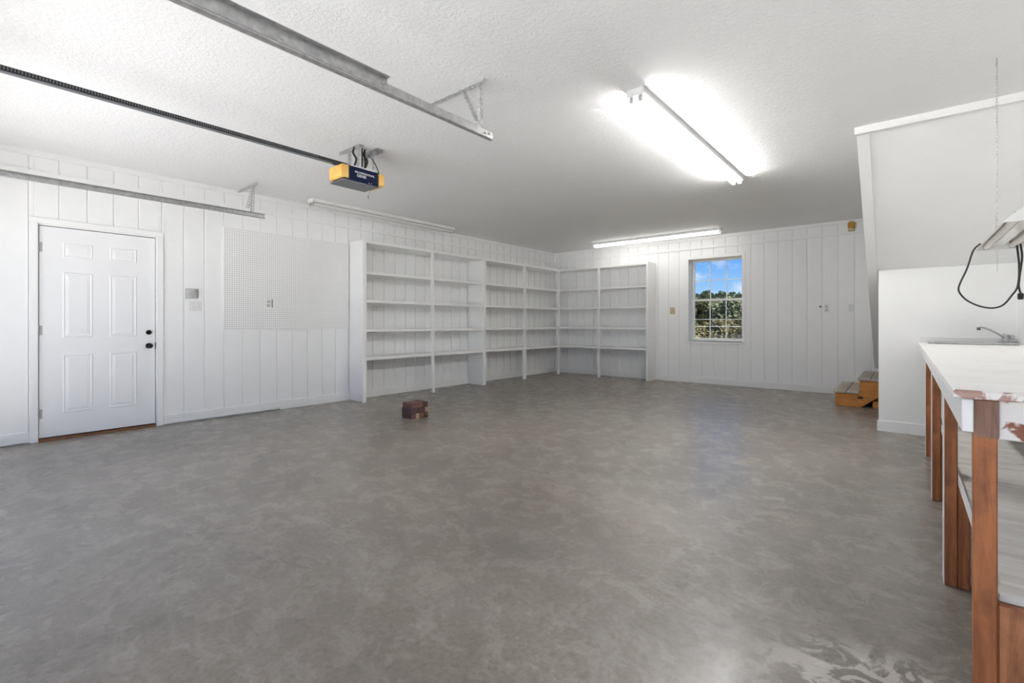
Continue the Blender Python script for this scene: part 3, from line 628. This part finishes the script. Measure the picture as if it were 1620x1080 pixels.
bm = bmesh.new(); box(bm, 0.556, 0.584, 4.468, 4.492, 1.282, 1.324); pl = mk('plug', bm, M['black'], sl, 0.005)
for dx in (-0.007, 0.007): bx('plug_prong', 0.570 + dx - 0.001, 0.570 + dx + 0.001, 4.477, 4.483, 1.262, 1.283, M['steel'], pl)
bm = bmesh.new(); cyl(bm, (0.470, 4.55, 1.625), (0.470, 4.55, 1.475), 0.0012, 5); mk('pull_string', bm, M['greybox'], sl)

# ------------------------------------------------------------------ workbench
wb = thing('workbench', (0.44, 3.9, 0), 'long white-topped wooden workbench with brown lumber legs', 'workbench')
BX, BXR = 0.088, 0.772
def zt(y): return 0.968 - 0.0065 * (y - 1.58)
def sheet(xa, xb, ya, yb, th=0.022):
    bm = bmesh.new(); prism(bm, [(ya, zt(ya) - th), (yb, zt(yb) - th), (yb, zt(yb)), (ya, zt(ya))], 0, xa, xb); return bm
mk('top_sheet', sheet(BX, 0.4485, 1.588, 5.70), M['benchtop'], wb, 0.002)
mk('top_sheet', sheet(0.4505, BXR, 1.588, 5.70), M['benchtop'], wb, 0.002)
bm = sheet(BX, 0.19, 5.702, 6.265)
for a in ((0.68, BXR, 5.702, 6.265), (0.19, 0.68, 5.702, 5.775), (0.19, 0.68, 6.17, 6.265)):
    b2 = sheet(*a); me_ = bpy.data.meshes.new('tmp'); b2.to_mesh(me_); b2.free(); bm.from_mesh(me_); bpy.data.meshes.remove(me_)
mk('top_sheet', bm, M['benchtop'], wb)
bm = bmesh.new(); prism(bm, [(BX, zt(1.58) - 0.021), (BXR, zt(1.58) - 0.021), (BXR, zt(1.58) - 0.001), (BX, zt(1.58) - 0.001)], 1, 1.572, 1.588); mk('front_edge', bm, M['benchedge'], wb, 0.003)
bm = bmesh.new(); prism(bm, [(1.594, 0.864), (6.26, 0.850), (6.26, zt(6.26) - 0.024), (1.594, zt(1.6) - 0.024)], 0, 0.104, 0.125); mk('side_fascia', bm, M['fascia'], wb, 0.002)
bx('backsplash', 0.106, BXR, 6.248, 6.266, zt(6.25), 0.989, M['fascia'], wb, 0.002)
LEGY = (1.612, 2.762, 4.032, 5.322)
for i, y in enumerate(LEGY):
    top = zt(y) - 0.025
    bx('leg', 0.126, 0.168, y, y + (0.089 if i else 0.040), 0, top, M['legwood'], wb, 0.003)
    if i: bx('leg_face_strip', 0.1235, 0.126, y + 0.002, y + 0.087, 0.001, 0.845, M['fascia'], wb)
    bx('shelf_support', 0.169, 0.207 if i else 0.262, y + (0 if i else 0.004), y + 0.089, 0, 0.452, M['legwood'] if i else M['skirt'], wb, 0.003)
    bx('leg', 0.722, 0.762, y, y + 0.089, 0, top, M['legwood'], wb, 0.003)
    bx('cross_rail', 0.169 if not i else 0.208, 0.721, y + 0.004 if not i else y + 0.03, y + 0.042 if not i else y + 0.068, 0.850, top, M['benchpaint'] if not i else M['fascia'], wb, 0.002)
bx('rear_rail', 0.722, 0.762, 1.71, 6.2, 0.85, 0.905, M['fascia'], wb) if False else None
bx('lower_shelf', 0.172, 0.720, 1.640, 6.20, 0.453, 0.472, M['benchshelf'], wb, 0.002)
bm = bmesh.new(); box(bm, 0.1255, 0.1690, 1.6085, 1.6122, 0.852, zt(1.61) - 0.027); mk('leg_cap', bm, M['oldwood'], wb)
bx('shelf_lip', 0.169, 0.1715, 1.704, 6.18, 0.440, 0.488, M['fascia'], wb)
# sink and tap
sk = thing('sink', (0.435, 5.97, 0.80), 'stainless steel drop-in sink at the wall end of the workbench', 'sink')
zr = zt(5.97)
bm = bmesh.new()
for a in ((0.150, 0.205, 5.755, 6.215), (0.665, 0.730, 5.755, 6.215), (0.205, 0.665, 5.755, 5.79), (0.205, 0.665, 6.155, 6.215)): box(bm, *a, zr + 0.004, zr + 0.016)
mk('rim', bm, M['steel'], sk, 0.003)
bm = bmesh.new(); xa, xb, ya, yb = 0.206, 0.664, 5.791, 6.154
R0 = [bm.verts.new(p) for p in ((xa, ya, zr + 0.012), (xb, ya, zr + 0.012), (xb, yb, zr + 0.012), (xa, yb, zr + 0.012))]
R1 = [bm.verts.new(p) for p in ((xa + 0.03, ya + 0.03, zr - 0.15), (xb - 0.03, ya + 0.03, zr - 0.15), (xb - 0.03, yb - 0.03, zr - 0.15), (xa + 0.03, yb - 0.03, zr - 0.15))]
for i in range(4): bm.faces.new((R0[i], R1[i], R1[(i + 1) % 4], R0[(i + 1) % 4]))
bm.faces.new(R1); mk('basin', bm, M['steel'], sk)
cy('drain', (0.435, 5.97, zr - 0.149), (0.435, 5.97, zr - 0.144), 0.04, M['greyunder'], sk)
fc = thing('sink_tap', (0.70, 6.18, zr + 0.016), 'chrome sink tap with a swung spout at the back of the sink', 'tap')
bx('base_plate', 0.640, 0.760, 6.165, 6.208, zr + 0.0165, zr + 0.028, M['steel'], fc, 0.004)
bm = bmesh.new(); cyl(bm, (0.692, 6.186, zr + 0.028), (0.692, 6.186, zr + 0.070), 0.022, 16); cyl(bm, (0.692, 6.186, zr + 0.070), (0.700, 6.186, zr + 0.090), 0.026, 16, 0.02); mk('body', bm, M['steel'], fc, 0.002, True)
bm = bmesh.new(); box(bm, 0.715, 0.752, 6.172, 6.200, zr + 0.045, zr + 0.085); mk('lever', bm, M['steel'], fc, 0.008)
bm = bmesh.new(); tube(bm, smooth_path([(0.684, 6.175, zr + 0.055), (0.640, 6.13, zr + 0.092), (0.580, 6.08, zr + 0.130), (0.535, 6.05, zr + 0.150), (0.512, 6.035, zr + 0.150), (0.505, 6.03, zr + 0.138)], 5), 0.008, 10); mk('spout', bm, M['steel'], fc, 0, True)
cy('spout_tip', (0.505, 6.03, zr + 0.150), (0.505, 6.03, zr + 0.125), 0.013, M['greyunder'], fc)

# ------------------------------------------------------------------ wooden steps to the landing
sp_ = thing('wooden_steps', (0.0, 8.47, 0), 'orange pine steps and landing with worn grey treads by the window wall', 'steps')
bm = bmesh.new(); prism(bm, [(-0.752, 0.0), (-0.470, 0.0), (-0.284, 0.150), (-0.10, 0.290), (0.77, 0.290), (0.77, 0.358), (-0.482, 0.358), (-0.482, 0.172), (-0.752, 0.172)], 1, 7.868, 7.905); mk('stringer', bm, M['orange'], sp_, 0.002)
k = N('dark_knot'); k.set(Roughness=0.7); k.color(k.ramp(k.noise(40, 4), (0.3, lin(40, 20, 10)), (0.7, lin(70, 38, 18)))); M['knot'] = k.m
bm = bmesh.new(); cyl(bm, (-0.475, 7.866, 0.128), (-0.475, 7.869, 0.128), 0.034, 16)
for v in bm.verts: v.co.z = 0.128 + (v.co.z - 0.128) * 0.55
mk('knot', bm, M['knot'], sp_)
bx('stringer', -0.752, -0.482, 9.03, 9.07, 0.0, 0.172, M['orange'], sp_); bx('stringer', -0.482, 0.77, 9.03, 9.07, 0.172, 0.358, M['orange'], sp_)
bx('riser', -0.752, -0.732, 7.905, 9.03, 0.004, 0.170, M['orange'], sp_); bx('riser', -0.482, -0.462, 7.905, 9.03, 0.204, 0.356, M['orange'], sp_)
for xa, xb, z in ((-0.776, -0.632, 0.173), (-0.629, -0.484, 0.173)): bx('tread', xa, xb, 7.848, 9.076, z, z + 0.034, M['tread'], sp_, 0.008)
n = 9
for i in range(n):
    xa = -0.505 + i * 0.1415; bx('tread', xa, xa + 0.139, 7.848, 9.076, 0.3585, 0.3915, M['tread'], sp_, 0.006)
bx('post', -0.340, -0.250, 8.02, 8.11, 0.0, 0.285, M['orange'], sp_); bx('post', 0.66, 0.75, 7.91, 8.0, 0.0, 0.289, M['orange'], sp_); bx('post', -0.30, -0.21, 8.93, 9.02, 0.0, 0.289, M['orange'], sp_)
bx('floor_block', -0.345, -0.255, 7.905, 7.99, 0.0, 0.09, M['orange'], sp_)

# ------------------------------------------------------------------ pile of bricks
def brick(x, y, z, lx, ly, lz, mat, label, holes=False, rot=0.0):
    bm = bmesh.new(); box(bm, -lx / 2, lx / 2, -ly / 2, ly / 2, 0, lz)
    bmesh.ops.recalc_face_normals(bm, faces=bm.faces)
    bmesh.ops.bevel(bm, geom=list(bm.edges), offset=0.003, segments=1, affect='EDGES')
    t = None
    o = mk('brick', bm, M['brick'][mat])
    o.location = (x, y, z); o.rotation_euler.z = rot; WL[o] = Vector((x, y, z)); tag(o, label, 'brick', 'loose bricks in the floor pile')
    if holes:
        for i in range(5):
            b2 = bmesh.new(); hx = -lx / 2 + lx * (i + 0.8) / 5.6
            prism(b2, [(hx - 0.011, 0.018), (hx + 0.011, 0.018), (hx + 0.011, 0.046), (hx - 0.011, 0.046)], 1, -ly / 2 - 0.0012, -ly / 2 + 0.0005)  # flat black blocks on the face, in place of shade inside the cores
            h_ = mk('core_hole_shade', b2, M['black']); h_.parent = o; h_.location = h_.location.copy(); 
    return o
BXc, BYc = -4.532, 3.612; rot = -0.05
def bp(dx, dy): return BXc + dx * math.cos(rot) - dy * math.sin(rot), BYc + dx * math.sin(rot) + dy * math.cos(rot)
lay = [
    (0, -0.086, 0, .200, .062, .064, 0, 'cored brown brick at the bottom front of the brick pile', True), (0, -0.030, 0, .200, .046, .064, 4, 'pale brick in the bottom layer behind the cored brick', False),
    (0, 0.028, 0, .200, .066, .064, 2, 'red-brown brick in the bottom layer of the brick pile', False), (0, 0.092, 0, .200, .058, .064, 3, 'dark brown brick at the rear of the bottom layer', False),
    (0, -0.072, 0.065, .200, .092, .060, 1, 'purplish brick in the middle layer above the cored brick', False), (0, 0.026, 0.065, .200, .098, .060, 3, 'darkest brick in the middle layer of the brick pile', False), (0.004, 0.100, 0.065, .194, .044, .060, 4, 'tan brick end at the rear of the middle layer', False),
    (0.006, -0.070, 0.126, .190, .090, .062, 0, 'red-brown brick on the top layer above the purplish brick', False), (0, 0.008, 0.126, .200, .060, .060, 2, 'light brown brick in the middle of the top layer', False), (0, 0.080, 0.126, .200, .080, .060, 3, 'dark brick on the top layer at the rear', False)]
for dx, dy_, z, lx, ly, lz, m_, lb, ho in lay:
    x, y = bp(dx, dy_); brick(x, y, z, lx, ly, lz, m_, lb, ho, rot + (R.random() - 0.5) * 0.03)

# ------------------------------------------------------------------ outdoors
GZ = -0.16
struct(bx('outdoor_ground', -90, 60, BY + 0.3, 140, GZ - 0.2, GZ, M['grass']), 'dry grass ground behind the garage', 'ground')
struct(bx('driveway', -40, 40, -40, FY - 0.26, GZ - 0.2, GZ, M['drive']), 'pale concrete driveway in front of the garage', 'driveway')
def crown(n, rx, rz, zc, leaf, blobs, seed):
    rr = random.Random(seed); V, Fc = [], []
    cs = [(rr.uniform(-0.6, 0.6) * rx, rr.uniform(-0.6, 0.6) * rx, zc + rr.uniform(-0.7, 0.75) * rz, rr.uniform(0.35, 0.6)) for _ in range(blobs)]
    for i in range(n):
        c_ = cs[i % blobs]; d_ = Vector((rr.gauss(0, 1), rr.gauss(0, 1), rr.gauss(0, 1))).normalized() * (0.55 + 0.45 * rr.random()) * c_[3]
        p = Vector((c_[0] + d_.x * rx, c_[1] + d_.y * rx, c_[2] + d_.z * rz))
        a = Vector((rr.gauss(0, 1), rr.gauss(0, 1), rr.gauss(0, 1))).normalized(); b_ = a.orthogonal().normalized(); s_ = leaf * rr.uniform(0.6, 1.3); k0 = len(V)
        for q_ in (p + a * s_, p + b_ * s_ * 0.6, p - a * s_, p - b_ * s_ * 0.6): V.append(tuple(q_))
        Fc.append((k0, k0 + 1, k0 + 2, k0 + 3))
    return V, Fc
def tree_proto(nm, h_, rx, mat, seed, leaf, label, n=2400, low=0.3):
    t = thing(nm, (0, -500, 0), label, 'tree', 'trees and shrubs beyond the window')
    V, Fc = crown(n, rx, h_ * (1 - low) / 2, h_ * (low + (1 - low) / 2), leaf, 16, seed); me = bpy.data.meshes.new('foliage'); me.from_pydata(V, [], Fc); me.materials.append(mat)
    link(bpy.data.objects.new('foliage', me), t, WL[t])
    bm = bmesh.new(); cyl(bm, (0, -500, 0), (0.1, -500, h_ * 0.75), h_ * 0.02, 7, h_ * 0.006); mk('trunk', bm, M['bark'], t); return t
def bare_proto(h_, seed, label):
    t = thing('bare_tree', (0, -500, 0), label, 'tree', 'trees and shrubs beyond the window'); rr = random.Random(seed); bm = bmesh.new(); br = bmesh.new()
    cyl(bm, (0, -500, 0), (0, -500, h_ * 0.4), h_ * 0.016, 6, h_ * 0.011)
    def grow(b, p, d_, L, r, lev):
        e_ = p + d_ * L; cyl(b, p, e_, r, 4, r * 0.6)
        if lev == 0: return
        for _ in range(4 if lev > 1 else 3):
            nd = (d_ + Vector((rr.gauss(0, 0.55), rr.gauss(0, 0.55), rr.gauss(0.12, 0.4)))).normalized(); grow(b, p + d_ * L * rr.uniform(0.5, 1), nd, L * rr.uniform(0.5, 0.8), r * 0.6, lev - 1)
    for _ in range(4): grow(br, Vector((0, -500, h_ * rr.uniform(0.2, 0.4))), Vector((rr.gauss(0, 0.4), rr.gauss(0, 0.4), 1)).normalized(), h_ * 0.26, h_ * 0.008, 4)
    mk('trunk', bm, M['bark'], t); mk('branches', br, M['bark'], t); return t
pine = tree_proto('pine_tree', 9.5, 3.0, M['pine'], 3, 0.42, 'tall dark green pine standing above the tree line outside', 2400, 0.35)
leafy = tree_proto('leafy_tree', 5.6, 2.6, M['greenleaf'], 5, 0.30, 'mid-height green leafy tree outside the window', 2400, 0.1)
shrub = tree_proto('olive_shrub', 3.2, 2.2, M['olive'], 9, 0.20, 'low olive-yellow shrub outside the window', 2200, 0.02)
bare = bare_proto(8.0, 4, 'leafless brown tree with fine branches outside the window')
used = set()
def place(proto, y, frac, s, label):
    """stand a tree at depth y on the sight line through a fraction of the window's width"""
    ux = -3.196 + frac * 0.946; x = ux / BY * y; w = Vector((x, y, GZ))
    if proto in used: o = again(proto, w)
    else:
        used.add(proto); o = proto; o.location = w
    o.scale = (s, s, s); o.rotation_euler.z = R.random() * 6.28; o['label'] = label
    if proto is shrub: o['category'] = 'shrub'
for pr, y, s, fr, lb in ((shrub, 36, 0.50, (-1.18, -0.38, 0.42, 1.22, 2.02, 2.82), 'low olive-yellow shrub in the row nearest the white rail fence'),
                         (shrub, 40, 0.56, (-0.78, 0.02, 0.82, 1.62, 2.42), 'olive-yellow shrub standing just behind the first row of shrubs'),
                         (leafy, 46, 0.60, (-1.02, -0.16, 0.70, 1.56, 2.42), 'small green leafy tree right behind the olive shrubs'),
                         (bare, 53, 0.58, (-0.6, 0.52, 1.64, 2.76), 'leafless brown tree in front of the green trees'),
                         (bare, 60, 0.70, (-1.1, -0.02, 1.06, 2.14), 'taller leafless grey-brown tree rising against the sky'),
                         (leafy, 68, 0.82, (-1.26, -0.45, 0.36, 1.17, 1.98, 2.79), 'mid-height green tree behind the leafless trees'),
                         (leafy, 75, 0.88, (-0.8, 0.0, 0.80, 1.6, 2.4), 'broad green tree in front of the pines'),
                         (pine, 86, 0.70, (-1.14, -0.34, 0.46, 1.26, 2.06, 2.86), 'tall dark pine with a rounded crown topping the tree line'),
                         (pine, 96, 0.72, (-0.76, 0.06, 0.88, 1.7, 2.52), 'farther dark pine standing behind the rounded pines')):
    for f_ in fr: place(pr, y, f_, s, lb)
fn = thing('wire_fence', (-7.0, 24, GZ), 'white rail fence crossing the field outside the window', 'fence')
bx('rail', -16, 0, 24, 24.03, 0.962, 0.976, M['plastic'], fn)
for x in (-15, -11.5, -4.2, -1): bx('post', x, x + 0.09, 24.03, 24.12, GZ, 1.05, M['plastic'], fn)
